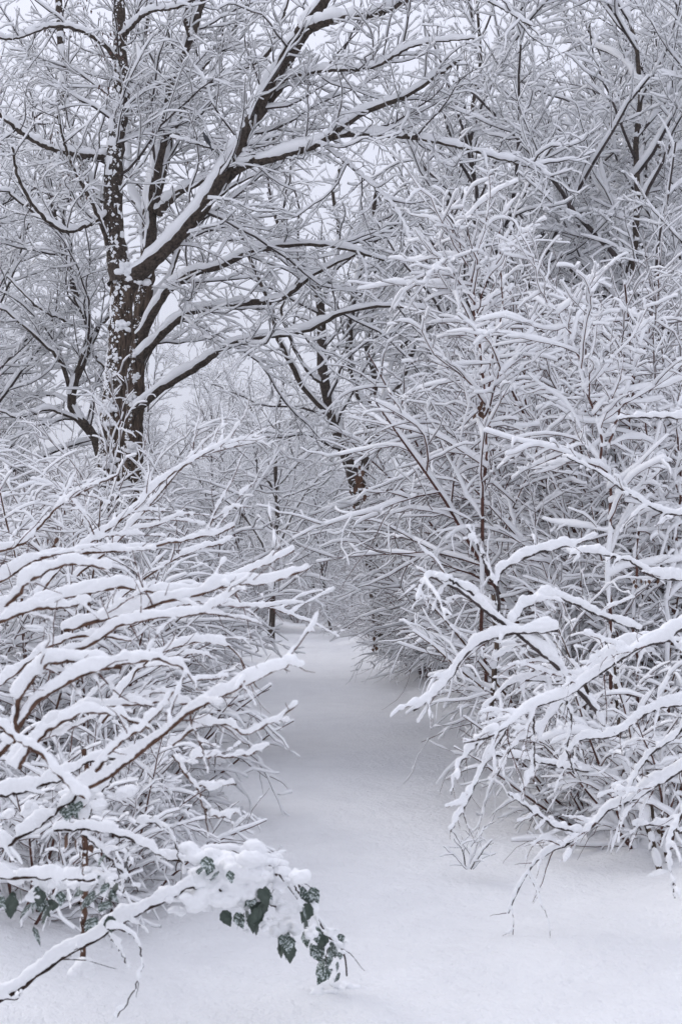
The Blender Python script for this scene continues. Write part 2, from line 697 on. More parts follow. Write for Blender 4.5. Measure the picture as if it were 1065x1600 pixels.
def seed_keys(root, spots, origin, spread=0.05, n=(5, 11)):
    """hanging bunches of dry winged seeds"""
    for s in spots:
        a = Acc()
        c = P(*s)
        for _ in range(random.randint(*n)):
            p = c + rng.normal(size=3) * spread * np.array([1, 1, 0.9])
            w, l = 0.008 + 0.006 * rng.random(), 0.035 + 0.02 * rng.random()
            th = rng.random() * 3.14
            dx = np.array([math.cos(th), math.sin(th), 0]) * w
            ln = np.array([rng.normal() * 0.25, rng.normal() * 0.25, -1]) * l
            q = np.array([p, p + dx + ln * 0.4, p + ln, p - dx + ln * 0.4, p + ln * 0.5 + np.cross(dx, ln) / (l * 3 + 1e-6)])
            a.add(q, np.array([[0, 1, 4], [1, 2, 4], [2, 3, 4], [3, 0, 4]]))
        a.put('seed_bunch', M_KEYS, root, smooth=False, origin=origin)


def main_tree():
    base = P(160, 1090, 13.0)
    root = thing('tree', 'big forked tree with speckled furrowed trunk nearest the path on the left', 'tree', base)
    T = [P(*q) for q in [(158, 1100, 13), (160, 900, 13), (165, 780, 13), (173, 700, 13), (180, 600, 13), (188, 520, 13), (192, 450, 13), (194, 430, 13)]]
    c = curve(T, 170)
    Rr = np.interp(np.linspace(0, 1, 171), [0, 0.3, 0.6, 1], [0.16, 0.136, 0.126, 0.132])
    tr = rough_trunk('trunk', c, Rr, root, base)
    sn = Acc()
    flecks(sn, c, Rr, 5200, 0.0075, 0.6, -2.4)
    pats(sn, [((192, 508, 12.86), 0.085), ((166, 635, 12.85), 0.085), ((172, 662, 12.85), 0.05), ((170, 722, 12.85), 0.09), ((203, 430, 12.9), 0.13), ((158, 770, 12.85), 0.12), ((150, 812, 12.85), 0.13), ((180, 560, 12.85), 0.05), ((198, 765, 12.85), 0.08)])
    sn.put('snow', M_SNOW, tr, origin=base)
    L = [
        lines_px([(192, 445), (180, 380), (176, 300), (182, 220), (190, 150), (188, 60), (182, -50), (178, -140)], 13.0, 12.9, 0.125, 0.06),
        lines_px([(196, 446), (240, 405), (300, 345), (340, 285), (388, 200), (425, 125), (470, 50), (520, -20), (570, -90)], 13.0, 11.6, 0.098, 0.055),
        lines_px([(352, 278), (382, 258), (440, 243), (500, 222), (560, 180), (640, 145), (720, 90)], 12.6, 11.2, 0.06, 0.02),
        lines_px([(470, 50), (520, 30), (590, 20), (650, -10), (700, -50)], 11.9, 11.0, 0.055, 0.025),
        lines_px([(395, 190), (440, 130), (455, 90), (500, 20), (530, -40)], 12.3, 12.6, 0.055, 0.03),
        lines_px([(470, 232), (540, 210), (620, 212), (700, 225), (790, 250), (850, 265)], 12.0, 11.0, 0.035, 0.012),
        lines_px([(166, 246), (120, 240), (70, 228), (25, 200), (-20, 160)], 13.0, 11.6, 0.04, 0.018),
        lines_px([(172, 330), (140, 350), (100, 360), (60, 330), (30, 280), (20, 230)], 13.0, 11.5, 0.035, 0.012),
        lines_px([(170, 300), (160, 310), (132, 262), (108, 190), (98, 100), (94, 30), (88, -60)], 13.2, 13.6, 0.05, 0.04),
        lines_px([(182, 420), (150, 330), (110, 250), (90, 180)], 13.1, 12.0, 0.03, 0.010),
        lines_px([(520, -20), (600, -40), (680, -30), (760, 0), (830, 40)], 11.6, 10.4, 0.03, 0.010),
        lines_px([(425, 125), (500, 110), (580, 105), (650, 70), (740, 60)], 12.3, 10.6, 0.03, 0.010),
        lines_px([(188, 100), (150, 60), (90, 40), (20, 60), (-30, 50)], 13.0, 11.8, 0.03, 0.012),
        lines_px([(188, 60), (230, 20), (280, 10), (350, -30)], 12.9, 12.0, 0.03, 0.012),
        lines_px([(392, 238), (360, 236), (330, 231), (300, 222), (266, 214)], 12.35, 12.3, 0.016, 0.009),
        lines_px([(500, 222), (560, 270), (620, 330), (650, 400)], 12.2, 11.2, 0.018, 0.006),
    ]
    main = traced(L, 64, 0.004)
    lv = tree_levels(main, lf1=0.42, dens=(5.2, 7.6, 8.5), lmax1=2.5)
    # the stem left of the fork keeps clear below
    build_woody(root, main, lv, ['limb'] * len(L), (M_LIMB, M_TWIG), S_main=14, flare=0.45, rough=0.06, S_sub=(5, 3, 3), hs=(0.030, 0.033, 0.031, 0.030), snowS=(8, 4, 3, 3), origin=base, twigname='twigs', gapmain=0.02)
    # flecks on the upright stem
    a = Acc()
    c2 = main.P[0]
    flecks(a, c2, main.R[0], 1500, 0.009, 0.9, -2.2)
    flecks(a, main.P[8], main.R[8], 200, 0.01, 1.2)
    a.put('snow', M_SNOW, root, origin=base)
    seed_keys(root, [(95, 20, 12.6), (105, 35, 12.6), (75, 50, 12.6), (118, 45, 12.7), (130, 15, 12.6), (165, 90, 12.4), (178, 85, 12.4), (190, 95, 12.3), (162, 60, 12.4), (185, 45, 12.4), (52, 180, 12), (112, 270, 12.2), (165, 140, 12.4), (118, 310, 12), (105, 280, 12), (82, 215, 12)], base)
    seed_keys(root, [(756, 272, 11.2), (262, 90, 12.6), (285, 255, 12.8), (240, 210, 12.7)], base, 0.03, (2, 4))
    return root


def second_tree():
    base = P(208, 1070, 14.6)
    root = thing('tree', 'dark many-stemmed tree right behind the big forked trunk, its long limbs arching over the path', 'tree', base)
    T = [P(*q) for q in [(204, 1080, 14.6), (205, 850, 14.6), (207, 720, 14.6), (210, 640, 14.6), (214, 560, 14.6), (224, 470, 14.6), (234, 390, 14.6)]]
    c = curve(T, 140)
    Rr = np.linspace(0.13, 0.098, 141)
    tr = rough_trunk('trunk', c, Rr, root, base, 22)
    sn = Acc()
    flecks(sn, c, Rr, 2000, 0.0075, 0.65, -2.4)
    pats(sn, [((214, 552, 14.45), 0.07), ((207, 622, 14.45), 0.07), ((205, 698, 14.45), 0.10), ((228, 425, 14.45), 0.07), ((212, 590, 14.45), 0.05)])
    sn.put('snow', M_SNOW, tr, origin=base)
    L = [
        lines_px([(234, 395), (240, 300), (255, 215), (262, 140), (300, 50), (325, -40), (345, -120)], 14.6, 14.0, 0.075, 0.045),
        lines_px([(233, 400), (232, 330), (245, 240), (252, 160), (222, 90), (232, 0), (240, -90)], 14.6, 15.2, 0.08, 0.05),
        lines_px([(230, 400), (220, 330), (205, 290), (200, 200), (212, 100), (215, 0)], 14.7, 15.5, 0.06, 0.035),
        lines_px([(220, 525), (250, 470), (290, 432), (345, 415), (400, 390), (470, 381), (530, 386), (600, 405)], 14.5, 12.8, 0.06, 0.022),
        lines_px([(218, 560), (258, 517), (300, 487), (370, 475), (440, 465), (495, 425), (560, 395)], 14.5, 13.2, 0.062, 0.02),
        lines_px([(210, 640), (258, 602), (310, 572), (352, 542), (400, 527), (470, 518), (532, 490), (595, 478), (665, 482)], 14.5, 12.6, 0.06, 0.018),
        lines_px([(247, 332), (280, 300), (345, 268), (390, 235), (430, 215)], 14.5, 13.8, 0.055, 0.03),
        lines_px([(240, 325), (262, 240), (280, 145), (320, 100), (360, 50), (400, -20)], 14.6, 15.4, 0.06, 0.03),
        lines_px([(262, 215), (300, 150), (350, 120), (410, 90), (430, 60), (450, 0)], 14.4, 14.0, 0.045, 0.02),
        lines_px([(250, 205), (300, 212), (350, 230), (400, 250)], 14.3, 13.6, 0.02, 0.01),
        lines_px([(215, 590), (240, 540), (275, 500), (310, 450), (340, 400), (380, 330)], 14.8, 16, 0.035, 0.012),
        lines_px([(222, 480), (260, 440), (290, 370), (350, 300), (420, 260), (480, 200)], 14.8, 15.5, 0.04, 0.012),
        lines_px([(300, 60), (290, 20), (310, -30), (330, -80)], 14.1, 14, 0.045, 0.03),
    ]
    main = traced(L, 52, 0.004)
    lv = tree_levels(main, lf1=0.42, dens=(5.0, 6.6, 7.5), t0=0.2, lmax1=2.2, up=0.35, thin={3: 0.5, 4: 0.5, 5: 0.65})
    build_woody(root, main, lv, ['limb'] * len(L), (M_LIMB, M_TWIG), S_main=10, flare=0.4, rough=0.06, S_sub=(4, 3, 3), hs=(0.030, 0.034, 0.033, 0.032), snowS=(8, 4, 3, 3), origin=base, gapmain=0.02)
    return root, main


def generic_lines_tree(label, name, basepx, L, hs=0.032, dens=(3.0, 6.0, 8.0), lf1=0.4, group=None, mats=(M_LIMB, M_TWIG), K=20, t0=0.2, lmax1=2.2, trunk=1):
    base = P(*basepx)
    root = thing(name, label, 'tree', base, group)
    main = traced(L, K, 0.01)
    lv = tree_levels(main, lf1=lf1, dens=dens, t0=t0, lmax1=lmax1)
    build_woody(root, main, lv, ['trunk'] * trunk + ['limb'] * (len(L) - trunk), mats, S_main=8, S_sub=(4, 3, 3), hs=hs, snowS=(5, 4, 3, 3), origin=base, snowmat=M_SNOWFAR, gapmain=0.03)
    return root


main_tree()
tree2, tree2_main = second_tree()

generic_lines_tree('slim crooked tree with a kinked stem left of the big speckled trunk', 'tree', (160, 1050, 16.5), [
    lines_px([(170, 1040), (168, 800), (155, 698), (128, 662), (112, 628), (118, 590), (136, 550), (137, 500), (115, 455), (104, 400), (84, 340), (70, 280)], 16.5, 16.2, 0.085, 0.03),
    lines_px([(136, 552), (152, 515), (175, 480), (185, 420), (190, 350)], 16.4, 16.8, 0.045, 0.02),
    lines_px([(113, 620), (90, 560), (50, 520), (0, 480), (-40, 470)], 16.4, 15.5, 0.035, 0.015),
    lines_px([(137, 510), (100, 500), (60, 480), (10, 430)], 16.4, 15.5, 0.03, 0.012),
    lines_px([(125, 660), (80, 640), (30, 650), (-30, 630)], 16.4, 15.5, 0.03, 0.012),
    lines_px([(90, 360), (50, 330), (10, 300), (-30, 300)], 16.2, 15.5, 0.03, 0.012),
    lines_px([(137, 545), (165, 575), (175, 590), (200, 560)], 16.4, 16.5, 0.03, 0.012),
], dens=(3.2, 6.5, 9.0), lf1=0.45)

generic_lines_tree('dark forking tree rising beyond the right hand bushes at the bend of the path', 'tree', (600, 1010, 23), [
    lines_px([(600, 1010), (585, 900), (570, 810), (547, 730), (522, 655), (506, 600), (501, 540), (500, 470), (478, 425), (440, 360), (420, 300)], 23, 22, 0.17, 0.05),
    lines_px([(522, 655), (480, 612), (455, 570), (436, 530), (424, 480), (398, 420), (370, 350)], 22.6, 21, 0.07, 0.03),
    lines_px([(560, 780), (578, 670), (557, 605), (545, 545), (550, 480), (562, 420), (580, 350), (590, 290)], 22.7, 22.5, 0.10, 0.04),
    lines_px([(573, 650), (586, 600), (572, 540), (582, 480), (600, 400), (610, 330)], 22.7, 23, 0.07, 0.03),
    lines_px([(580, 700), (600, 630), (628, 590), (652, 530), (690, 490), (730, 450)], 22.8, 22, 0.08, 0.03),
    lines_px([(600, 630), (610, 570), (640, 520), (650, 460), (670, 380)], 22.8, 24, 0.05, 0.025),
    lines_px([(500, 480), (520, 420), (530, 360), (520, 300), (540, 240)], 22.5, 22.5, 0.06, 0.025),
    lines_px([(505, 600), (480, 580), (450, 520), (440, 480), (470, 430)], 22.5, 21.5, 0.04, 0.02),
], dens=(2.0, 4.6, 6.0), lf1=0.5, hs=0.042, lmax1=3.2, t0=0.3)


generic_lines_tree('small dark-stemmed tree with fanning boughs left of centre, where the path ends', 'tree', (425, 1000, 34), [
    lines_px([(424, 1005), (425, 930), (428, 860), (434, 790), (430, 720), (436, 650), (440, 590)], 34, 34, 0.11, 0.03),
    lines_px([(427, 880), (445, 830), (470, 780), (500, 745), (530, 730)], 34, 33, 0.05, 0.02),
    lines_px([(427, 890), (405, 840), (375, 800), (340, 775), (310, 770)], 34, 33, 0.05, 0.02),
    lines_px([(430, 840), (415, 780), (400, 720), (395, 650), (380, 600)], 34, 35, 0.05, 0.02),
    lines_px([(432, 820), (455, 760), (465, 700), (480, 640), (500, 590)], 34, 35, 0.05, 0.02),
    lines_px([(432, 780), (412, 740), (370, 700), (350, 680)], 34, 34, 0.04, 0.02),
    lines_px([(433, 760), (470, 720), (520, 690), (550, 685)], 34, 34, 0.04, 0.02),
], dens=(2.4, 4.0, 3.0), lf1=0.5, hs=0.05, lmax1=2.6, t0=0.25)


# ------------------------------------------------------------------ shrub and tree kinds
def shrub_proto(n, H, spread, hs=0.032, dens=(5.0, 7.5, 1.5), mats=None, quality=0, lean=(0, 0), bend=0.06, lf=(0.48, 0.6, 0.35), name='stem', nmax=(20, 9, 5), base_r=0.15, rk=0.014):
    """many stems from one stool, arching outwards, as parts of one Empty"""
    mats = mats or (M_TWIG, M_TWIG)
    th = rng.random(n) * 2 * math.pi
    el = np.minimum(np.abs(rng.normal(size=n)) * spread, 0.95)
    d = np.stack((np.sin(el) * np.cos(th) + lean[0], np.sin(el) * np.sin(th) + lean[1], np.cos(el)), -1)
    st = np.stack((np.cos(th) * base_r * rng.random(n), np.sin(th) * base_r * rng.random(n), np.full(n, -0.15)), -1)
    Ls = H * (0.55 + 0.5 * rng.random(n))
    main = grow(st, d, Ls, 0.006 * Ls + 0.004, np.arange(n), 12, 0.07, 0.04, 0.2, bend)
    l1 = spawn(main, dens[0], nmax[0], 0.12, 0.97, 35, 75, lf[0], 7, flat=0.45, wander=0.13, trop=0.0, rk=0.006, up=0.1, lmax=1.8, droop=0.2)
    l2 = spawn(l1, dens[1], nmax[1], 0.08, 0.97, 25, 55, lf[1], 6, flat=0.45, wander=0.2, rk=0.0065, lmax=0.9, droop=0.12, fall=0.35)
    lv = [l1, l2]
    if dens[2]:
        lv.append(spawn(l2, dens[2], nmax[2], 0.15, 0.95, 30, 60, lf[2], 2, flat=0.4, wander=0.2, rk=0.005, lmax=0.3))
    root = thing('shrub', '', None)
    q = quality
    build_woody(root, main, lv, [name] * n, mats, S_main=(5, 6)[q], S_sub=((3, 3, 3), (4, 3, 3))[q], hs=hs, snowS=((4, 3, 3, 3), (5, 5, 4, 4))[q], snowmat=(M_SNOWFAR, M_SNOW)[q], gapmain=0.1, gap=0.08, wide=0.30, lift=0.45)
    return root


def tree_proto(H, r, dens, hs=0.045, nl=16, t0=0.2, K=10, spread=(35, 60), lf=0.42, mats=(M_LIMB, M_TWIG), crook=0.06, lean=(0, 0), lv3=True, q=0):
    """a whole tree: one trunk, all its branches as a crown"""
    main = grow(np.array([[0, 0, -0.3]]), np.array([[lean[0], lean[1], 1.0]]), np.array([H]), np.array([r]), np.array([0]), 16, crook, 0.05, 0.2)
    l1 = spawn(main, nl / H, nl, t0, 0.97, spread[0], spread[1], lf, K, flat=0.0, wander=0.11, trop=0.06, rk=0.010, fall=0.55, lmax=6, up=0.1)
    l2 = spawn(l1, dens[0], 14, 0.15, 0.98, 30, 60, 0.42, 6, flat=0.3, wander=0.13, trop=0.03, rk=0.007, lmax=2.6, droop=0.03)
    l3 = spawn(l2, dens[1], 12, 0.12, 0.98, 30, 60, 0.42, 4, flat=0.4, wander=0.14, rk=0.006, lmax=1.0)
    lv = [l1, l2, l3]
    if lv3:
        lv.append(spawn(l3, dens[2], 6, 0.15, 0.95, 30, 60, 0.5, 2, flat=0.5, wander=0.12, rk=0.006, lmax=0.4))
    root = thing('tree', '', None)
    tk = put('trunk', *tube_arrays(main.P, main.R, 9), mats[0], root)
    put('snow', *snow_arrays(main.P, main.R, 5, hs, 0.3, 0.3), M_SNOWFAR, tk)
    cr, sn = Acc(), Acc()
    for i, s in enumerate(lv):
        cr.add(*tube_arrays(s.P, s.R, 4 if i == 0 else 3))
        sn.add(*snow_arrays(s.P, s.R, 4 if i < 2 else 3, hs))
    o = cr.put('crown', mats[1], root)
    sn.put('snow', M_SNOWFAR, o)
    return root


protos = {}
used = set()


def low_radius(root):
    r = []
    for o in root.children_recursive:
        if o.type == 'MESH':
            v = np.empty(len(o.data.vertices) * 3, np.float32)
            o.data.vertices.foreach_get('co', v)
            v = v.reshape(-1, 3)
            v = v[v[:, 2] < 1.6]
            r.append(np.hypot(v[:, 0], v[:, 1]))
    return float(np.percentile(np.concatenate(r), 88))


RAD = {}


def place(kind, px, d, rot, scale, label, group=None, cat=None, z=None, lean=0.0, name=None, push=True):
    """set one of a kind on the ground at distance d under photo column px"""
    root = protos[kind]
    if kind not in used:
        used.add(kind)
        o = root
    else:
        o = copy_tree(root)
    x = (px - 532.5) / FPX * d
    if push and kind in RAD and d < 58:                       # nothing roots in the path
        sc = scale if not isinstance(scale, tuple) else scale[0]
        off = x - float(path_x(d))
        need = float(path_w(d)) + RAD[kind] * sc + (0.5 if off < 0 and 8.5 < d < 20 else (0.0 if d > 8.5 else -0.25))
        if abs(off) < need:
            x = float(path_x(d)) + math.copysign(need, off)
    o.location = (x, d, (gz(x, d) if z is None else z) - 0.02)
    o.rotation_euler = (0, lean, rot)
    o.scale = (scale,) * 3 if not isinstance(scale, tuple) else scale
    tag(o, label, cat or ('tree' if 'tree' in kind else 'shrub'), group)
    if name:
        o.name = name
    return o


protos['hazel_a'] = shrub_proto(13, 4.6, 0.42, hs=0.033, mats=(M_RED, M_RED), quality=1)
protos['hazel_b'] = shrub_proto(12, 4.0, 0.55, hs=0.034, mats=(M_RED, M_RED), quality=1, bend=0.10)
protos['thicket'] = shrub_proto(16, 2.4, 0.75, hs=0.030, dens=(6, 8, 2), mats=(M_BROWN, M_RED), quality=1, bend=0.12, lf=(0.5, 0.6, 0.4))
protos['low_bush'] = shrub_proto(18, 1.5, 0.8, hs=0.036, dens=(8, 8, 0), mats=(M_RED, M_RED), quality=0, bend=0.15, lf=(0.5, 0.6, 0.5))
protos['far_tree'] = tree_proto(13.5, 0.10, (3.6, 6.4, 7.0), hs=0.055, nl=34, lf=0.44, mats=(M_TWIG, M_TWIG), crook=0.09)
protos['wood_tree'] = tree_proto(11.0, 0.085, (3.6, 6.5, 7.0), hs=0.056, nl=30, spread=(30, 50), crook=0.10, lf=0.46)

RAD.update({k: low_radius(protos[k]) * 0.85 for k in ('hazel_a', 'hazel_b', 'thicket', 'low_bush')})
print('RAD', RAD)
# right hand side, front to back
right = [
    # kind, px, d, rot, scale, label
    ('thicket', 935, 8.4, 0.3, 0.95, 'dense twiggy shrub low down behind the bowed branches at the right edge'),
    ('hazel_b', 1010, 9.0, 1.2, 0.95, 'brown stemmed shrub with arching snowy rods at the right edge'),
    ('hazel_a', 955, 10.0, 2.4, 0.92, 'tall shrub with one straight upright rod left of the right edge'),
    ('hazel_a', 870, 12.0, 0.0, 1.08, 'tall upright shrub with curled dead leaves half way up, right of centre'),
    ('thicket', 742, 13.5, 2.0, 1.0, 'reddish brown multi-stemmed shrub standing at the right edge of the path'),
    ('hazel_b', 860, 11.5, 3.0, 1.05, 'wide arching shrub between the two straight upright rods'),
    ('thicket', 885, 10.8, 4.0, 0.9, 'bushy shrub beneath the tall rods with a dark stump-like stem'),
    ('hazel_b', 830, 16.5, 5.0, 1.1, 'arching shrub behind the reddish shrub at the path side'),
    ('hazel_a', 1075, 12.5, 4.4, 1.1, 'tall shrub cut by the right edge of the picture behind the bowed branches'),
    ('low_bush', 1010, 6.7, 2.0, 0.9, 'low snow-heaped bush among the dark leaning stems, lower right'),
    ('low_bush', 925, 7.4, 5.0, 0.75, 'low snowed-in bush behind the horizontal snowy branch, lower right'),
    ('thicket', 690, 19.5, 1.0, 1.0, 'shrub reaching low twigs out over the path near its bend'),
]
for k, px, d, rot, s, lab in right:
    place(k, px, d, rot, s, lab, 'shrubs on the right of the path')
for i, (px, d, rot, s) in enumerate([(830, 16.5, 0.7, 1.25), (960, 15.5, 1.9, 1.2), (1100, 17, 2.9, 1.3), (840, 20, 3.9, 1.2), (810, 24, 5.5, 1.1), (900, 20, 5.2, 1.3), (1040, 21, 0.2, 1.4)]):
    place('hazel_a' if i % 2 else 'hazel_b', px, d, rot, s, 'snowed-in shrub deep in the thicket on the right, hidden below by nearer rods', 'snowed-in shrubs deep in the right hand thicket')

# left hand side
left = [
    ('thicket', 20, 7.0, 0.6, 0.9, 'brown twiggy shrub at the left edge behind the foreground boughs'),
    ('thicket', 190, 9.0, 3.4, 0.85, 'fine twigged shrub leaning to the path below the big speckled trunk'),
    ('low_bush', 235, 8.0, 1.4, 1.0, 'low snow-heaped bush at the left verge of the path'),
    ('low_bush', 40, 5.3, 2.6, 0.75, 'low bush buried in snow behind the bramble at the left edge'),
    ('low_bush', 250, 5.6, 3.9, 0.7, 'small snow-laden bush below the foreground boughs, beside the green leaves'),
    ('low_bush', 165, 6.3, 0.9, 0.75, 'low twiggy bush right behind the dead stalk, dipping to the path'),
    ('thicket', 95, 10.5, 2.2, 1.0, 'shrub with thin upright twigs in front of the big speckled trunk'),
    ('low_bush', 110, 7.2, 4.0, 1.1, 'low mounded bush under the arching foreground boughs'),
    ('hazel_b', 30, 12.5, 5.1, 0.7, 'upright shrub at the left edge beside the kinked stem'),
    ('thicket', 235, 13.5, 5.6, 0.8, 'pale fine shrub right of the dark twin trunk'),
    ('low_bush', 315, 16.0, 0.3, 0.9, 'small bush whose twigs dip to the path beyond the foreground boughs'),
]
for k, px, d, rot, s, lab in left:
    place(k, px, d, rot, s, lab, 'shrubs on the left of the path')
for i, (px, d, rot, s) in enumerate([(-30, 16, 0.3, 0.9), (90, 18, 1.3, 0.8), (200, 19, 2.3, 0.8), (270, 21, 3.3, 0.9), (10, 22, 4.3, 1.0), (290, 27, 1.0, 0.6)]):
    place('hazel_b' if i % 2 else 'hazel_a', px, d, rot, s, 'snowed-in shrub in the thicket behind the trunks on the left', 'snowed-in shrubs behind the left trunks')

place('hazel_b', 668, 20.0, 2.7, 0.85, 'arching shrub hiding the foot of the dark forking tree', 'shrubs on the right of the path', push=False)
place('hazel_b', 175, 11.2, 1.1, 0.8, 'shrub hiding the foot of the big speckled trunk', 'shrubs on the left of the path', push=False)
place('thicket', 178, 10.6, 4.6, 0.9, 'shrub hiding the foot of the dark many-stemmed tree', 'shrubs on the left of the path', push=False)
place('thicket', 655, 21, 4.4, 0.9, 'bush in front of the dark forking tree, its low twigs hanging over the path', 'shrubs on the right of the path', push=False)
place('hazel_b', 432, 47, 0.9, 1.0, 'fine twigged bush arching over the dim end of the path', cat='shrub')
for i, (px, d, s) in enumerate([(385, 50, 0.95), (500, 54, 1.0), (340, 47, 0.9), (545, 46, 0.9), (465, 60, 1.1), (420, 66, 1.2), (515, 41, 0.8), (300, 40, 0.9), (360, 68, 1.9), (430, 82, 2.2), (500, 76, 2.1), (570, 70, 2.0), (290, 74, 1.9), (460, 95, 2.6), (395, 92, 2.5), (530, 96, 2.6), (640, 80, 2.3), (330, 98, 2.5)]):
    place('hazel_a' if i % 2 else 'hazel_b', px, d, i * 1.9 + 0.5, s, 'dim bush of the hollow where the path ends', 'dim bushes in the hollow where the path ends', 'shrub')
# the wood behind
place('wood_tree', 425, 52, 0.5, 0.72, 'small frosted tree standing at the end of the path', cat='tree')
place('wood_tree', 890, 19, 1.0, 1.25, 'tall frosted tree with slender stems in the upper right', cat='tree')
place('wood_tree', 1010, 23, 2.5, 1.25, 'tall frosted tree filling the top right corner', cat='tree')
place('wood_tree', 800, 26, 1.6, 1.1, 'slender frosted tree right of the patch of open sky at the top', cat='tree')
bgt = [(365, 46, 0.75), (480, 50, 0.8), (520, 44, 0.7), (400, 60, 0.9), (455, 66, 0.95), (500, 70, 1.0), (350, 70, 1.0), (425, 80, 1.1), (560, 60, 0.9), (700, 26, 0.95), (840, 21, 1.15), (970, 26, 1.3), (1090, 20, 1.15), (905, 30, 1.4), (1040, 32, 1.5), (-60, 30, 0.9), (150, 42, 0.75), (270, 36, 0.8), (330, 42, 0.85), (700, 31, 1.0), (780, 35, 1.1), (560, 52, 0.85), (-80, 17, 0.9), (-130, 24, 1.0), (1100, 28, 1.15), (930, 33, 1.2),
       (375, 58, 0.85), (640, 48, 1.0), (860, 44, 1.3), (-10, 52, 1.0), (1020, 42, 1.4), (230, 60, 0.9), (540, 64, 0.9), (460, 72, 0.9), (700, 62, 1.2)]
OWN = {(700, 26): 'slender frosted tree behind the dark forking one, right of the picture middle',
       (840, 21): 'frosted tree with close white twigs under the open patch of sky at the top',
       (970, 26): 'broad frosted tree behind the tall one with slender stems',
       (1090, 20): 'frosted tree cut by the right edge of the picture, its twigs filling the upper corner',
       (-80, 17): 'frosted tree cut by the left edge beside the big forked trunk',
       (-130, 24): 'frosted tree just outside the left edge with only its twig ends in the picture',
       (-60, 30): 'pale frosted tree at the left edge behind the slim crooked one',
       (1100, 28): 'frosted tree at the far right behind the cut off one',
       (365, 46): 'small frosted tree standing left of the dim path end',
       (520, 44): 'small frosted tree standing right of the dim path end, left of the forking trunk'}
for i, (px, d, s) in enumerate(bgt):
    own = OWN.get((px, d))
    place('wood_tree' if i % 3 else 'far_tree', px, d, i * 1.7, s * (0.85 + 0.3 * rng.random()), own or 'bare snow-covered tree in the depth of the wood', None if own else 'snow-covered trees in the depth of the wood', 'tree')
for i, (px, d, s) in enumerate([(310, 30, 0.8), (570, 44, 0.8), (585, 34, 0.8), (540, 56, 0.9), (340, 42, 0.8), (625, 28, 0.8), (240, 38, 1.0), (150, 27, 0.9), (400, 66, 1.2), (520, 68, 1.2), (340, 56, 1.2), (650, 38, 1.2), (60, 36, 1.2), (455, 70, 1.2), (590, 50, 1.1), (290, 48, 1.2), (430, 76, 1.4), (490, 80, 1.4)]):
    place('thicket', px, d, i * 2.1, s * 1.15, 'grey frosted bush of the undergrowth far down the path', 'frosted undergrowth bushes down the path', 'shrub')

# ------------------------------------------------------------------ foreground boughs on the left
def fg_shrub(name, label, base, L, K, hs, mats, dens, lf, lv2=True, snowS=(8, 8, 5, 5), flat=0.2, trop=0.0, droop=0.05, part='branch', group=None, lmax=0.8, a=(30, 60), wide=0.27, gap=0.03, amp=0.22, S_main=8, up=0.25, jit=0.0015, rk=0.006, voxel=0, bare=9, kink=0.004, hexp=0.5):
    root = thing(name, label, 'shrub', base, group)
    main = traced(L, K, jit)
    main.P[:, 1:] += np.cumsum(rng.normal(size=(len(L), K, 3)) * kink * (rng.random((len(L), K, 1)) < 0.3), 1)
    l1 = spawn(main, dens[0], 20, 0.08, 0.98, a[0], a[1], lf[0], 8, flat=flat, wander=0.13, trop=trop, droop=droop, rk=rk, lmax=lmax, fall=0.3, up=up)
    lv = [l1]
    if lv2:
        lv.append(spawn(l1, dens[1], 7, 0.15, 0.95, 30, 60, lf[1], 5, flat=flat, wander=0.13, trop=trop, droop=droop, rk=0.005, lmax=0.3, up=up))
    if bare:
        while len(lv) < 2:
            lv.append(main.sel(np.zeros(len(main.P), bool)))
        lv.append(spawn(main, bare, 18, 0.08, 1.0, 25, 70, 0.16, 4, flat=0.1, wander=0.22, trop=0.08, rk=0.008, lmin=0.02, lmax=0.16, up=0.6))
    build_woody(root, main, lv, [part] * len(L), mats, S_main=S_main, S_sub=(6, 5, 4), hs=hs, snowS=snowS, origin=base, gapmain=0.0, gap=gap, wide=wide, amp=amp, voxel=voxel, lift=0.55, hexp=hexp)
    return root


def b(L, d0, d1=None, r0=0.006, r1=0.003):
    return lines_px(L, d0, d1, r0 * 0.95, r1)


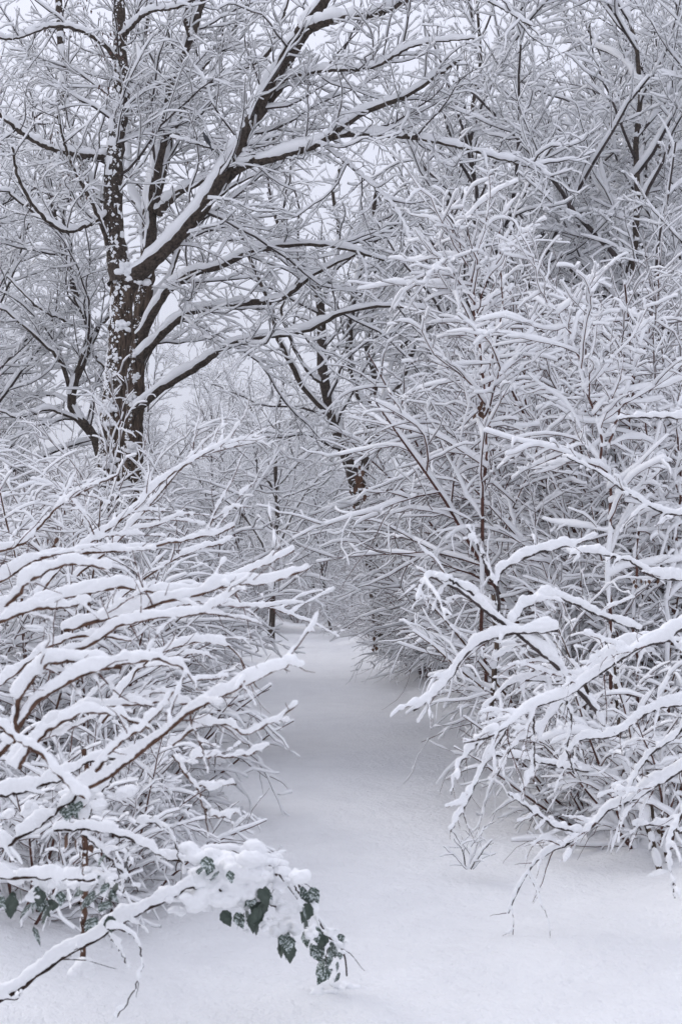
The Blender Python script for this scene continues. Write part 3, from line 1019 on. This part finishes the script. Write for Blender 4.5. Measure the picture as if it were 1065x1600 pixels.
LB = P(-60, 1420, 4.2)
fg_shrub('shrub', 'foreground shrub at the left edge with thick snow along brown boughs reaching over the path', LB, [
    b([(-30, 990), (20, 945), (48, 912), (85, 888), (130, 882), (175, 888)], 3.5, 3.4, 0.007, 0.004),
    b([(-40, 985), (20, 965), (60, 952), (100, 948), (145, 944)], 3.4, 3.4, 0.006, 0.004),
    b([(-60, 930), (0, 915), (60, 880), (120, 868), (200, 862), (270, 845), (325, 832), (362, 815)], 4.2, 4.4, 0.007, 0.003),
    b([(60, 950), (130, 925), (190, 912), (240, 918), (290, 916), (350, 905), (400, 880), (457, 853)], 3.8, 3.9, 0.007, 0.003),
    b([(100, 985), (180, 962), (260, 938), (330, 922), (380, 912), (430, 909), (492, 888)], 3.6, 3.6, 0.007, 0.003),
    b([(60, 1040), (140, 1003), (190, 974), (240, 962), (300, 957), (335, 940), (372, 916)], 3.4, 3.4, 0.006, 0.003),
    b([(-10, 1190), (24, 1145), (30, 1090), (52, 1055), (80, 1031), (130, 1030), (180, 1036)], 3.3, 3.3, 0.009, 0.005),
    b([(20, 1160), (38, 1125), (62, 1098), (112, 1068), (170, 1046), (225, 1037), (270, 1042), (298, 1058), (312, 1080)], 3.3, 3.2, 0.008, 0.002),
    b([(30, 1200), (52, 1166), (90, 1138), (130, 1124), (180, 1128), (235, 1150)], 3.25, 3.2, 0.006, 0.003),
    b([(20, 1195), (52, 1160), (100, 1124), (150, 1105), (230, 1096), (290, 1100)], 3.5, 3.5, 0.007, 0.003),
    b([(120, 1240), (180, 1202), (240, 1158), (300, 1108), (350, 1083), (400, 1058), (440, 1042), (468, 1045)], 3.3, 3.3, 0.008, 0.003),
    b([(150, 1205), (178, 1172), (220, 1138), (262, 1092), (280, 1070)], 3.2, 3.2, 0.005, 0.002),
    b([(270, 1165), (300, 1142), (330, 1130), (362, 1133), (385, 1149), (430, 1130), (465, 1105)], 3.4, 3.4, 0.004, 0.002),
    b([(300, 1100), (306, 1120), (316, 1147), (328, 1195)], 3.35, 3.35, 0.003, 0.002),
    b([(300, 1185), (340, 1180), (385, 1177), (425, 1160)], 3.6, 3.6, 0.003, 0.002),
    b([(-20, 1120), (20, 1150), (50, 1180), (80, 1215), (125, 1252)], 3.0, 3.0, 0.006, 0.004),
    b([(270, 1180), (290, 1210), (308, 1235), (318, 1265), (325, 1306)], 3.7, 3.7, 0.004, 0.002),
    b([(308, 1228), (330, 1238), (360, 1238)], 3.7, 3.7, 0.003, 0.002),
    b([(318, 1262), (345, 1282), (373, 1278)], 3.7, 3.7, 0.003, 0.002),
    b([(-30, 870), (30, 850), (80, 800), (120, 770), (180, 740)], 4.6, 4.9, 0.006, 0.003),
    b([(60, 930), (120, 860), (200, 800), (260, 745), (330, 700), (350, 697)], 5.2, 5.6, 0.007, 0.002),
    b([(120, 900), (180, 850), (230, 800), (265, 760), (300, 720), (325, 715), (410, 693)], 5.4, 5.8, 0.006, 0.002),
    b([(160, 960), (230, 900), (300, 860), (340, 850), (365, 835)], 5.2, 5.3, 0.005, 0.002),
    b([(200, 980), (280, 950), (360, 945), (420, 952), (468, 968)], 5.4, 5.6, 0.005, 0.002),
    b([(-50, 1090), (20, 1060), (90, 1010), (150, 1000), (210, 1010)], 3.9, 4.0, 0.006, 0.003),
    b([(160, 1130), (230, 1040), (300, 1010), (360, 1020), (400, 1080)], 4.3, 4.4, 0.005, 0.002),
], 30, (0.0265, 0.023, 0.018, 0, 0), (M_BROWN, M_RED), (5.2, 6.5), (0.36, 0.45), voxel=0.0048, amp=0.30, gap=0.08, a=(22, 70), hexp=0.6)

# bowed, thickly snowed shrub on the right
RB = P(1100, 1330, 5.6)
fg_shrub('shrub', 'shrub at the right edge bowed down by thick snow, its crooked twigs white all round', RB, [
    b([(930, 1110), (880, 1055), (820, 1003), (770, 966), (720, 928), (690, 912), (665, 905), (650, 938)], 5.0, 4.6, 0.011, 0.004),
    b([(870, 985), (815, 990), (770, 1000), (735, 1020), (700, 1065), (672, 1095), (645, 1118)], 4.9, 4.7, 0.008, 0.004),
    b([(780, 960), (775, 905), (800, 885), (840, 868), (880, 860), (918, 845)], 4.9, 4.9, 0.008, 0.004),
    b([(770, 910), (752, 870), (745, 845), (735, 825)], 4.9, 4.9, 0.006, 0.003),
    b([(740, 930), (700, 900), (675, 890)], 4.7, 4.6, 0.006, 0.003),
    b([(800, 975), (820, 945), (850, 932), (880, 938), (930, 962), (990, 985)], 4.9, 5.2, 0.008, 0.005),
    b([(1090, 960), (1040, 1000), (990, 1020), (940, 1050), (880, 1090), (820, 1112), (770, 1150), (715, 1168)], 5.0, 4.4, 0.011, 0.003),
    b([(1100, 1010), (1000, 1000), (920, 1050), (860, 1060), (800, 1060), (750, 1100)], 5.4, 4.9, 0.010, 0.003),
    b([(1100, 1175), (1045, 1212), (1000, 1242), (955, 1262), (915, 1295), (870, 1325), (835, 1350), (808, 1400), (797, 1430)], 5.3, 5.2, 0.011, 0.003),
    b([(960, 1215), (890, 1200), (830, 1190), (775, 1183)], 6.4, 6.2, 0.008, 0.005),
    b([(905, 1300), (860, 1290), (820, 1262), (790, 1240)], 5.2, 5.0, 0.005, 0.003),
    b([(800, 1120), (775, 1165), (750, 1215), (722, 1270), (705, 1300)], 4.7, 4.5, 0.006, 0.003),
    b([(780, 1140), (745, 1165), (720, 1195), (708, 1240)], 4.5, 4.4, 0.005, 0.002),
    b([(830, 1105), (832, 1150), (830, 1200), (815, 1230)], 4.6, 4.6, 0.005, 0.003),
    b([(870, 1075), (890, 1120), (885, 1170), (900, 1210)], 4.8, 4.8, 0.006, 0.003),
    b([(900, 1060), (860, 1120), (830, 1150), (800, 1165), (776, 1210)], 5.0, 4.8, 0.006, 0.003),
    b([(1090, 1100), (1020, 1110), (960, 1150), (900, 1160), (870, 1200)], 5.2, 5.0, 0.008, 0.003),
    b([(1095, 900), (1030, 905), (980, 880), (930, 870), (890, 872)], 5.6, 5.6, 0.008, 0.004),
    b([(1100, 650), (1040, 655), (1000, 655), (965, 657)], 6.0, 6.0, 0.007, 0.004),
    b([(1100, 800), (1040, 800), (980, 770), (930, 735), (880, 710)], 6.0, 6.2, 0.008, 0.003),
    b([(1100, 1060), (1060, 1140), (1010, 1180), (980, 1230), (960, 1240)], 5.3, 5.2, 0.007, 0.004),
    b([(1090, 1330), (1060, 1300), (1040, 1290), (985, 1290)], 5.3, 5.3, 0.007, 0.003),
    b([(1080, 1250), (1050, 1300), (1045, 1340), (1050, 1370), (1058, 1398)], 5.1, 5.0, 0.006, 0.003),
], 30, (0.028, 0.027, 0.023, 0, 0), (M_TWIG, M_RED), (9.5, 9), (0.26, 0.45), droop=0.14, up=-0.1, a=(30, 65), lmax=0.45, wide=0.36, voxel=0.006, bare=5, amp=0.34, gap=0.08)

# dark leaning stems
leaning = thing('shrub', 'bare dark leaning stems rising from the snow by the lower right corner', 'shrub', P(1030, 1350, 6.2))
main = traced([b([(1032, 1372), (1020, 1320), (1004, 1270), (985, 1215), (962, 1165), (930, 1108), (905, 1050)], 6.2, 6.4, 0.017, 0.010),
               b([(1045, 1365), (1036, 1320), (1020, 1275), (1012, 1220), (1010, 1150)], 6.3, 6.4, 0.012, 0.006),
               b([(976, 1215), (968, 1150), (962, 1090), (960, 1040)], 6.6, 6.6, 0.012, 0.008),
               b([(770, 1165), (768, 1110), (772, 1050), (775, 985), (770, 930)], 7.6, 7.6, 0.022, 0.014)], 24, 0.004)
build_woody(leaning, main, tree_levels(main, 0.5, (4, 7, 6), t0=0.3)[:2], ['stem'] * 4, (M_TRUNK, M_RED), S_main=10, hs=0.045, snowS=(5, 5, 4), origin=P(1030, 1350, 6.2), gapmain=0.25)

sn = Acc()
for (x, y, d) in [(1032, 1372, 6.15), (1045, 1366, 6.25)]:
    for _ in range(14):
        blob(sn, P(x + random.gauss(0, 9), y + random.gauss(-2, 4), d), random.uniform(0.015, 0.05), seg=8, squash=0.6, jitter=0.1)
sn.put('snow', M_SNOW, leaning, origin=P(1030, 1350, 6.2))

# two upright rods in the thicket on the right
rods = thing('shrub', 'straight reddish rods standing upright in the middle of the right hand thicket', 'shrub', P(752, 1150, 8.5))
main = traced([b([(757, 1120), (752, 900), (756, 760), (757, 640), (752, 560), (742, 480), (735, 430), (715, 380), (690, 330)], 8.5, 8.3, 0.016, 0.005),
               b([(760, 640), (768, 560), (785, 480), (780, 400), (790, 310)], 8.4, 8.4, 0.009, 0.003),
               b([(745, 490), (765, 430), (800, 380), (850, 340)], 8.3, 8.0, 0.006, 0.003)], 26, 0.008)
build_woody(rods, main, tree_levels(main, 0.34, (6, 8, 8), t0=0.2, lmax1=1.0)[:3], ['rod'] * 3, (M_RED, M_RED), S_main=8, hs=0.042, snowS=(5, 5, 4, 3), origin=P(752, 1150, 8.5), gapmain=0.3)
rods = thing('shrub', 'tall dark rod curving up to the left in the thicket, near the right edge', 'shrub', P(952, 1220, 7.2))
main = traced([b([(953, 1200), (952, 1000), (953, 850), (953, 760), (940, 690), (925, 640), (905, 570), (880, 510), (850, 465)], 7.2, 7.4, 0.014, 0.004),
               b([(1000, 1150), (990, 950), (1000, 800), (1010, 700), (1000, 640), (960, 600)], 7.9, 7.9, 0.012, 0.004),
               b([(950, 700), (975, 620), (1000, 540), (1010, 470)], 7.3, 7.5, 0.008, 0.003),
               b([(1045, 1150), (1040, 1000), (1055, 850), (1062, 740), (1050, 640)], 7.8, 7.9, 0.014, 0.006)], 26, 0.008)
build_woody(rods, main, tree_levels(main, 0.34, (6, 8, 8), t0=0.2, lmax1=1.0)[:3], ['rod'] * 4, (M_RED, M_RED), S_main=8, hs=0.042, snowS=(5, 5, 4, 3), origin=P(952, 1220, 7.2), gapmain=0.3)

# ------------------------------------------------------------------ brambles in the lower left corner
def mat_frost_leaf():
    m, nt, bs = material('frosted_leaf')
    v = coords(nt)
    nt.links.new(ramp(nt, noise(nt, v, 90, 3, 0.7), [(0.40, (0.022, 0.042, 0.028)), (0.48, (0.05, 0.08, 0.06)), (0.56, (0.55, 0.60, 0.60))]), bs.inputs['Base Color'])
    bs.inputs['Roughness'].default_value = 0.6
    return m


M_FROST = mat_frost_leaf()


def leaf_mesh(mat, seed, size=0.06):
    """an ovate leaf with a toothed edge, folded along its midrib"""
    r = np.random.default_rng(seed)
    n = 9
    V, F = [], []
    for i in range(n):
        t = i / (n - 1)
        w = 0.36 * math.sin(math.pi * min(1, t ** 0.75 * 1.0)) * (1.05 - 0.25 * t) + 0.004
        w *= 1 + (0.10 if i % 2 else -0.05)
        z = -0.22 * t * t
        c = 0.12
        V += [(-w, t, z - c * w + r.normal() * 0.01), (0, t, z), (w, t, z - c * w + r.normal() * 0.01)]
    for i in range(n - 1):
        a = 3 * i
        F += [(a, a + 1, a + 4, a + 3), (a + 1, a + 2, a + 5, a + 4)]
    V = np.array(V) * size
    return make_mesh('leaf', V, np.array(F), mat)


LEAFM = [leaf_mesh(M_LEAF, 1, 0.07), leaf_mesh(M_FROST, 2, 0.06), leaf_mesh(M_FROST, 3, 0.07), leaf_mesh(M_FROST, 4, 0.05)]
LEAFDEAD = [leaf_mesh(M_DEAD, 5, 0.05), leaf_mesh(M_DEAD, 6, 0.035)]


def leaf(root, base, q, meshes, hang=1.0, azi=None, scale=1.0):
    p = P(*q)
    o = bpy.data.objects.new('leaf', random.choice(meshes))
    COL.objects.link(o)
    o.parent = root
    o.location = tuple(p - np.asarray(base))
    azi = random.uniform(0, 6.28) if azi is None else azi
    o.rotation_euler = Euler((-hang + random.uniform(-0.3, 0.3), random.uniform(-0.5, 0.5), azi))
    s = scale * random.uniform(0.75, 1.15)
    o.scale = (s, s, s)
    return o


BB = P(128, 1500, 4.6)
bramble = thing('bramble', 'bramble with dark green leaves arching from the lower left corner, tip in the snow', 'bramble', BB)
main = traced([
    b([(-40, 1590), (30, 1545), (100, 1495), (160, 1462), (205, 1432), (255, 1407), (300, 1385)], 3.9, 4.0, 0.0095, 0.007),
    b([(300, 1385), (350, 1362), (400, 1345), (440, 1358), (468, 1385), (488, 1425), (508, 1458), (535, 1485), (542, 1525)], 4.0, 4.5, 0.006, 0.003),
    b([(-30, 1340), (0, 1325), (50, 1298), (90, 1268), (125, 1238), (140, 1222)], 3.9, 3.9, 0.008, 0.005),
    b([(85, 1297), (150, 1297), (210, 1314), (255, 1340)], 3.8, 3.8, 0.006, 0.003),
    b([(130, 1303), (168, 1338), (216, 1390)], 3.8, 3.8, 0.004, 0.002),
    b([(-30, 1370), (60, 1371), (105, 1373), (148, 1376)], 3.6, 3.6, 0.007, 0.004),
    b([(168, 1452), (200, 1457), (218, 1480), (220, 1515), (208, 1552), (184, 1590)], 3.7, 3.7, 0.003, 0.002),
    b([(138, 1278), (150, 1250), (168, 1228), (184, 1200)], 4.0, 4.0, 0.005, 0.003),
    b([(213, 1286), (243, 1287), (270, 1310), (287, 1362)], 4.1, 4.1, 0.003, 0.002),
    b([(192, 1395), (200, 1350), (198, 1312)], 3.9, 3.9, 0.003, 0.002),
    b([(170, 1460), (185, 1480), (199, 1508)], 3.85, 3.85, 0.003, 0.002),
    b([(430, 1365), (452, 1372), (466, 1395)], 4.05, 4.1, 0.004, 0.003),
    b([(-20, 1245), (40, 1235), (90, 1220), (140, 1190), (190, 1185)], 3.7, 3.9, 0.008, 0.005),
    b([(300, 1385), (350, 1392), (400, 1400), (430, 1420)], 4.0, 4.1, 0.005, 0.003),
    b([(250, 1340), (300, 1345), (350, 1330), (400, 1335), (440, 1345)], 4.2, 4.2, 0.006, 0.003),
], 26, 0.003)
l1 = spawn(main, 4, 8, 0.1, 0.95, 35, 70, 0.3, 6, flat=0.3, wander=0.15, droop=0.1, lmax=0.28, rk=0.006)
build_woody(bramble, main, [l1], ['cane'] * len(main.P), (M_BRAMBLE, M_BRAMBLE), S_main=8, S_sub=(5,), hs=(0.030, 0.024), snowS=(8, 5), origin=BB, gapmain=0.05, wide=0.30, voxel=0.005, lift=0.5, hexp=0.5)
for cx, cy, d, sx, sy, n, hg, ms in [(68, 1410, 3.75, 22, 20, 9, 0.9, LEAFM), (158, 1390, 3.75, 22, 22, 9, 0.8, LEAFM), (15, 1395, 3.7, 14, 10, 4, 1.3, LEAFM[:2]), (110, 1260, 3.9, 14, 14, 4, 1.1, LEAFM),
                                 (350, 1350, 4.0, 30, 12, 7, 0.8, LEAFM), (385, 1425, 4.05, 26, 14, 7, 1.2, LEAFM[:2]), (440, 1465, 4.1, 18, 10, 6, 1.4, LEAFM[:2]), (478, 1395, 4.1, 8, 14, 5, 1.2, LEAFM[:2]), (490, 1460, 4.3, 18, 18, 9, 1.2, LEAFM), (525, 1492, 4.45, 14, 18, 8, 1.0, LEAFM[2:]), (410, 1400, 4.05, 26, 12, 6, 0.9, LEAFM)]:
    for _ in range(int(n * 1.5)):
        leaf(bramble, BB, (cx + random.gauss(0, sx * 0.75), cy + random.gauss(0, sy * 0.75), d + random.gauss(0, 0.05)), ms, hg, scale=0.98)
sn = Acc()
for q, rr in [((300, 1378, 4.05), .055), ((330, 1352, 4.05), .075), ((365, 1335, 4.05), .08), ((400, 1345, 4.05), .08), ((435, 1362, 4.1), .07), ((350, 1385, 4.05), .07), ((395, 1385, 4.1), .06), ((460, 1400, 4.1), .05), ((420, 1430, 4.1), .045), ((450, 1440, 4.15), .045), ((500, 1440, 4.2), .04), ((520, 1465, 4.35), .04), ((540, 1530, 4.55), .04), ((515, 1535, 4.5), .04),
              ((60, 1378, 3.75), .045), ((100, 1365, 3.7), .05), ((150, 1362, 3.75), .045), ((20, 1360, 3.7), .05), ((120, 1230, 3.95), .05), ((170, 1225, 4.0), .055), ((60, 1260, 3.95), .06), ((380, 1362, 4.1), .09), ((345, 1368, 4.1), .08), ((310, 1400, 4.1), .05), ((275, 1392, 4.0), .05)]:
    for _ in range(12):
        c = P(q[0], q[1] + 12, q[2]) + rng.normal(size=3) * rr * np.array([0.85, 0.6, 0.28])
        blob(sn, c, rr * rng.uniform(0.2, 0.6), seg=9, squash=0.6, jitter=0.15)
soften(sn.put('snow', M_SNOW, bramble, origin=BB), 0.006, 5, 1.0)

dead = thing('dead_stalk', 'upright reddish brown dead stalk with a shrivelled leaf, in the lower left corner', 'dead stalk', BB)
main = traced([b([(128, 1512), (131, 1440), (134, 1370), (133, 1300), (137, 1230), (131, 1170)], 4.15, 4.1, 0.012, 0.009)], 30, 0.002)
rough_trunk('stalk', main.P[0], main.R[0], dead, BB, 10, 0.1, M_BROWN)
sn = Acc()
flecks(sn, main.P[0], main.R[0], 260, 0.003, 0.8, -2.2)
for _ in range(16):
    blob(sn, P(128 + random.gauss(0, 10), 1514 + random.gauss(0, 4), 4.12), random.uniform(0.01, 0.03), seg=8, jitter=0.1)
sn.put('snow', M_SNOW, dead, origin=BB)
for q in [(118, 1310, 4.1), (140, 1320, 4.1), (145, 1430, 4.1), (125, 1330, 4.1), (105, 1305, 4.1)]:
    leaf(dead, BB, q, LEAFDEAD, 1.2)

# curled dead leaves caught in the shrubs
dl = thing('leaf_cluster', 'curled brown dead leaves clinging to the upright rod right of centre', 'dead leaves', P(750, 640, 8.3))
for _ in range(9):
    leaf(dl, P(750, 640, 8.3), (752 + random.gauss(0, 8), 642 + random.gauss(0, 12), 8.25), LEAFDEAD, 1.2, scale=1.2)
dl = thing('leaf_cluster', 'cluster of brown withered leaves on the dark stems where the path bends', 'dead leaves', P(562, 760, 9))
for _ in range(18):
    leaf(dl, P(562, 760, 9), (562 + random.gauss(0, 8), 755 + random.gauss(0, 16), 9), LEAFDEAD, 1.3, scale=1.3)

for lab, px, py, d, n in [('few tan dead leaves hanging low in the bush beside the path', 592, 1000, 12.5, 5),
                          ('few withered leaves caught on twigs at the right edge', 1005, 905, 6.6, 6),
                          ('pair of dark shrivelled leaves among the twigs at the left edge', 85, 835, 5.2, 3)]:
    dl = thing('leaf_cluster', lab, 'dead leaves', P(px, py, d))
    for _ in range(n):
        leaf(dl, P(px, py, d), (px + random.gauss(0, 12), py + random.gauss(0, 10), d), LEAFDEAD, 1.2, scale=1.0)

# dwarf plant on the verge
DP = P(732, 1352, 6.2)
fg_shrub('dwarf_shrub', 'tiny dark twiggy plant poking out of the snow beside the path, lower right', DP, [
    b([(730, 1358), (724, 1325), (710, 1302)], 6.2, 6.2, 0.004, 0.002), b([(732, 1358), (735, 1330), (733, 1300)], 6.2, 6.3, 0.004, 0.002),
    b([(735, 1358), (750, 1330), (762, 1312)], 6.2, 6.1, 0.004, 0.002), b([(728, 1358), (708, 1336), (692, 1322)], 6.2, 6.2, 0.003, 0.002),
    b([(738, 1358), (757, 1340), (775, 1335)], 6.2, 6.2, 0.003, 0.002), b([(731, 1358), (742, 1320), (755, 1290)], 6.25, 6.3, 0.003, 0.002)],
    10, 0.016, (M_TWIG, M_TWIG), (22, 20), (0.5, 0.5), snowS=(5, 4, 4), part='stem', bare=0)
TW = P(697, 1392, 5.9)


def fallen(label, pts, r, d, base=None):
    root = thing('fallen_twig', label, 'twig', P(*pts[0], d))
    m = traced([lines_px(pts, d, d, r, r * 0.6)], 8, 0.002)
    for k in range(9):
        m.P[0, k, 2] = gz(m.P[0, k, 0], m.P[0, k, 1]) + 0.006
    V, F = tube_arrays(m.P, m.R, 6)
    put('wood', V, F, M_TWIG, root, origin=P(*pts[0], d))
    put('snow', *snow_arrays(m.P, m.R, 5, 0.012), M_SNOW, root, origin=P(*pts[0], d))


fallen('short dark twig lying on the snow right of the path', [(677, 1384), (697, 1392), (716, 1398)], 0.006, 5.9)
fallen('thin twig half buried by the snow heap under the bowed shrub', [(910, 1366), (930, 1362), (958, 1370)], 0.006, 6.3)
fallen('tiny bent twig on the snow in the lower right corner', [(1020, 1412), (1040, 1410), (1052, 1404)], 0.005, 5.7)
fallen('dark stick lying in the snow at the foot of the bramble', [(130, 1562), (155, 1560), (176, 1550)], 0.007, 4.3)
fallen('curved twig lying on the snow left of the fallen sticks', [(60, 1558), (72, 1553), (85, 1560)], 0.006, 4.3)

# ------------------------------------------------------------------ bird
def bird(q, s):
    c0 = P(*q)
    root = thing('bird', 'dark bird perched on a snowy branch between the big trunks, upper left', 'bird', c0)
    # axis points: tail root, rump, belly, breast, neck, head
    ax = np.array([(0.45, 0, -0.75), (0.30, 0, -0.40), (0.12, 0, -0.08), (-0.06, 0, 0.22), (-0.22, 0, 0.50), (-0.30, 0, 0.68), (-0.36, 0, 0.84), (-0.40, 0, 0.94)]) * s
    rr = np.array([0.05, 0.17, 0.27, 0.28, 0.19, 0.13, 0.13, 0.04]) * s
    c = curve(ax, 21)
    R2 = np.interp(np.linspace(0, 7, 22), range(8), rr)
    V, F = tube_arrays(c[None], R2[None], 12)
    put('body', V, [F, np.arange(12)[None, :] + 21 * 12, np.arange(12)[None, ::-1]], M_FEATHER, root)
    tl = curve(np.array([(0.36, 0, -0.5), (0.52, 0, -0.95), (0.60, 0, -1.25)]) * s, 6)
    V, F = tube_arrays(tl[None], np.linspace(0.10, 0.07, 7)[None] * s, 8)
    V[:, 1] *= 1.0
    put('tail', V, [F, np.arange(8)[None, :] + 48], M_FEATHER, root)
    for sy in (-1, 1):
        w = curve(np.array([(-0.10, 0.22 * sy, 0.36), (0.10, 0.27 * sy, 0.02), (0.32, 0.18 * sy, -0.42), (0.42, 0.10 * sy, -0.68)]) * s, 9)
        V, F = tube_arrays(w[None], np.array([0.06, 0.12, 0.15, 0.16, 0.15, 0.13, 0.10, 0.07, 0.04, 0.01])[None] * s, 8)
        put('wing', V, F, M_FEATHER, root)
        lg = np.array([(0.05, 0.08 * sy, -0.22), (0.02, 0.08 * sy, -0.40), (0.04, 0.08 * sy, -0.52)]) * s
        V, F = tube_arrays(lg[None], np.full((1, 3), 0.02 * s), 5)
        put('leg', V, F, M_BEAK, root)
    bk = np.array([(-0.44, 0, 0.84), (-0.55, 0, 0.80), (-0.66, 0, 0.75)]) * s
    V, F = tube_arrays(bk[None], np.array([[0.045, 0.03, 0.004]]) * s, 6)
    put('beak', V, F, M_BEAK, root)


bird((323, 219, 12.22), 0.098)


# ------------------------------------------------------------------ the damp air
def haze_box():
    x0, x1, y0, y1, z0, z1 = -110, 110, -25, 620, -4, 26
    V = np.array([(x, y, z) for x in (x0, x1) for y in (y0, y1) for z in (z0, z1)], float)
    F = np.array([(0, 1, 3, 2), (4, 6, 7, 5), (0, 4, 5, 1), (2, 3, 7, 6), (0, 2, 6, 4), (1, 5, 7, 3)])
    m = bpy.data.materials.new('haze')
    m.use_nodes = True
    m.node_tree.nodes.clear()
    o = m.node_tree.nodes.new('ShaderNodeOutputMaterial')
    v = m.node_tree.nodes.new('ShaderNodeVolumePrincipled')
    v.inputs['Density'].default_value = 0.0010
    v.inputs['Color'].default_value = (0.93, 0.95, 1.0, 1)
    m.node_tree.links.new(v.outputs['Volume'], o.inputs['Volume'])
    h = put('haze', V, F, m, smooth=False)
    tag(h, 'thin cold haze in the depth of the wood', None, kind='stuff')


haze_box()

# crumbs and clods that dropped from the boughs
acc = Acc()
for _ in range(520):
    d = rng.uniform(4.2, 15)
    sd = 1 if rng.random() < 0.5 else -1
    x = float(path_x(d)) + sd * (float(path_w(d)) - 0.5 + abs(rng.normal()) * 0.7)
    r = 0.006 + 0.028 * rng.random() ** 4
    blob(acc, (x, d, gz(x, d) + r * 0.1), (r * rng.uniform(0.8, 1.7), r * rng.uniform(0.8, 1.5), r * 0.6), seg=6, jitter=0.12)
tag(acc.put('snow_clods', M_GROUND), 'small clods of snow fallen from the boughs along both verges', None, kind='stuff')
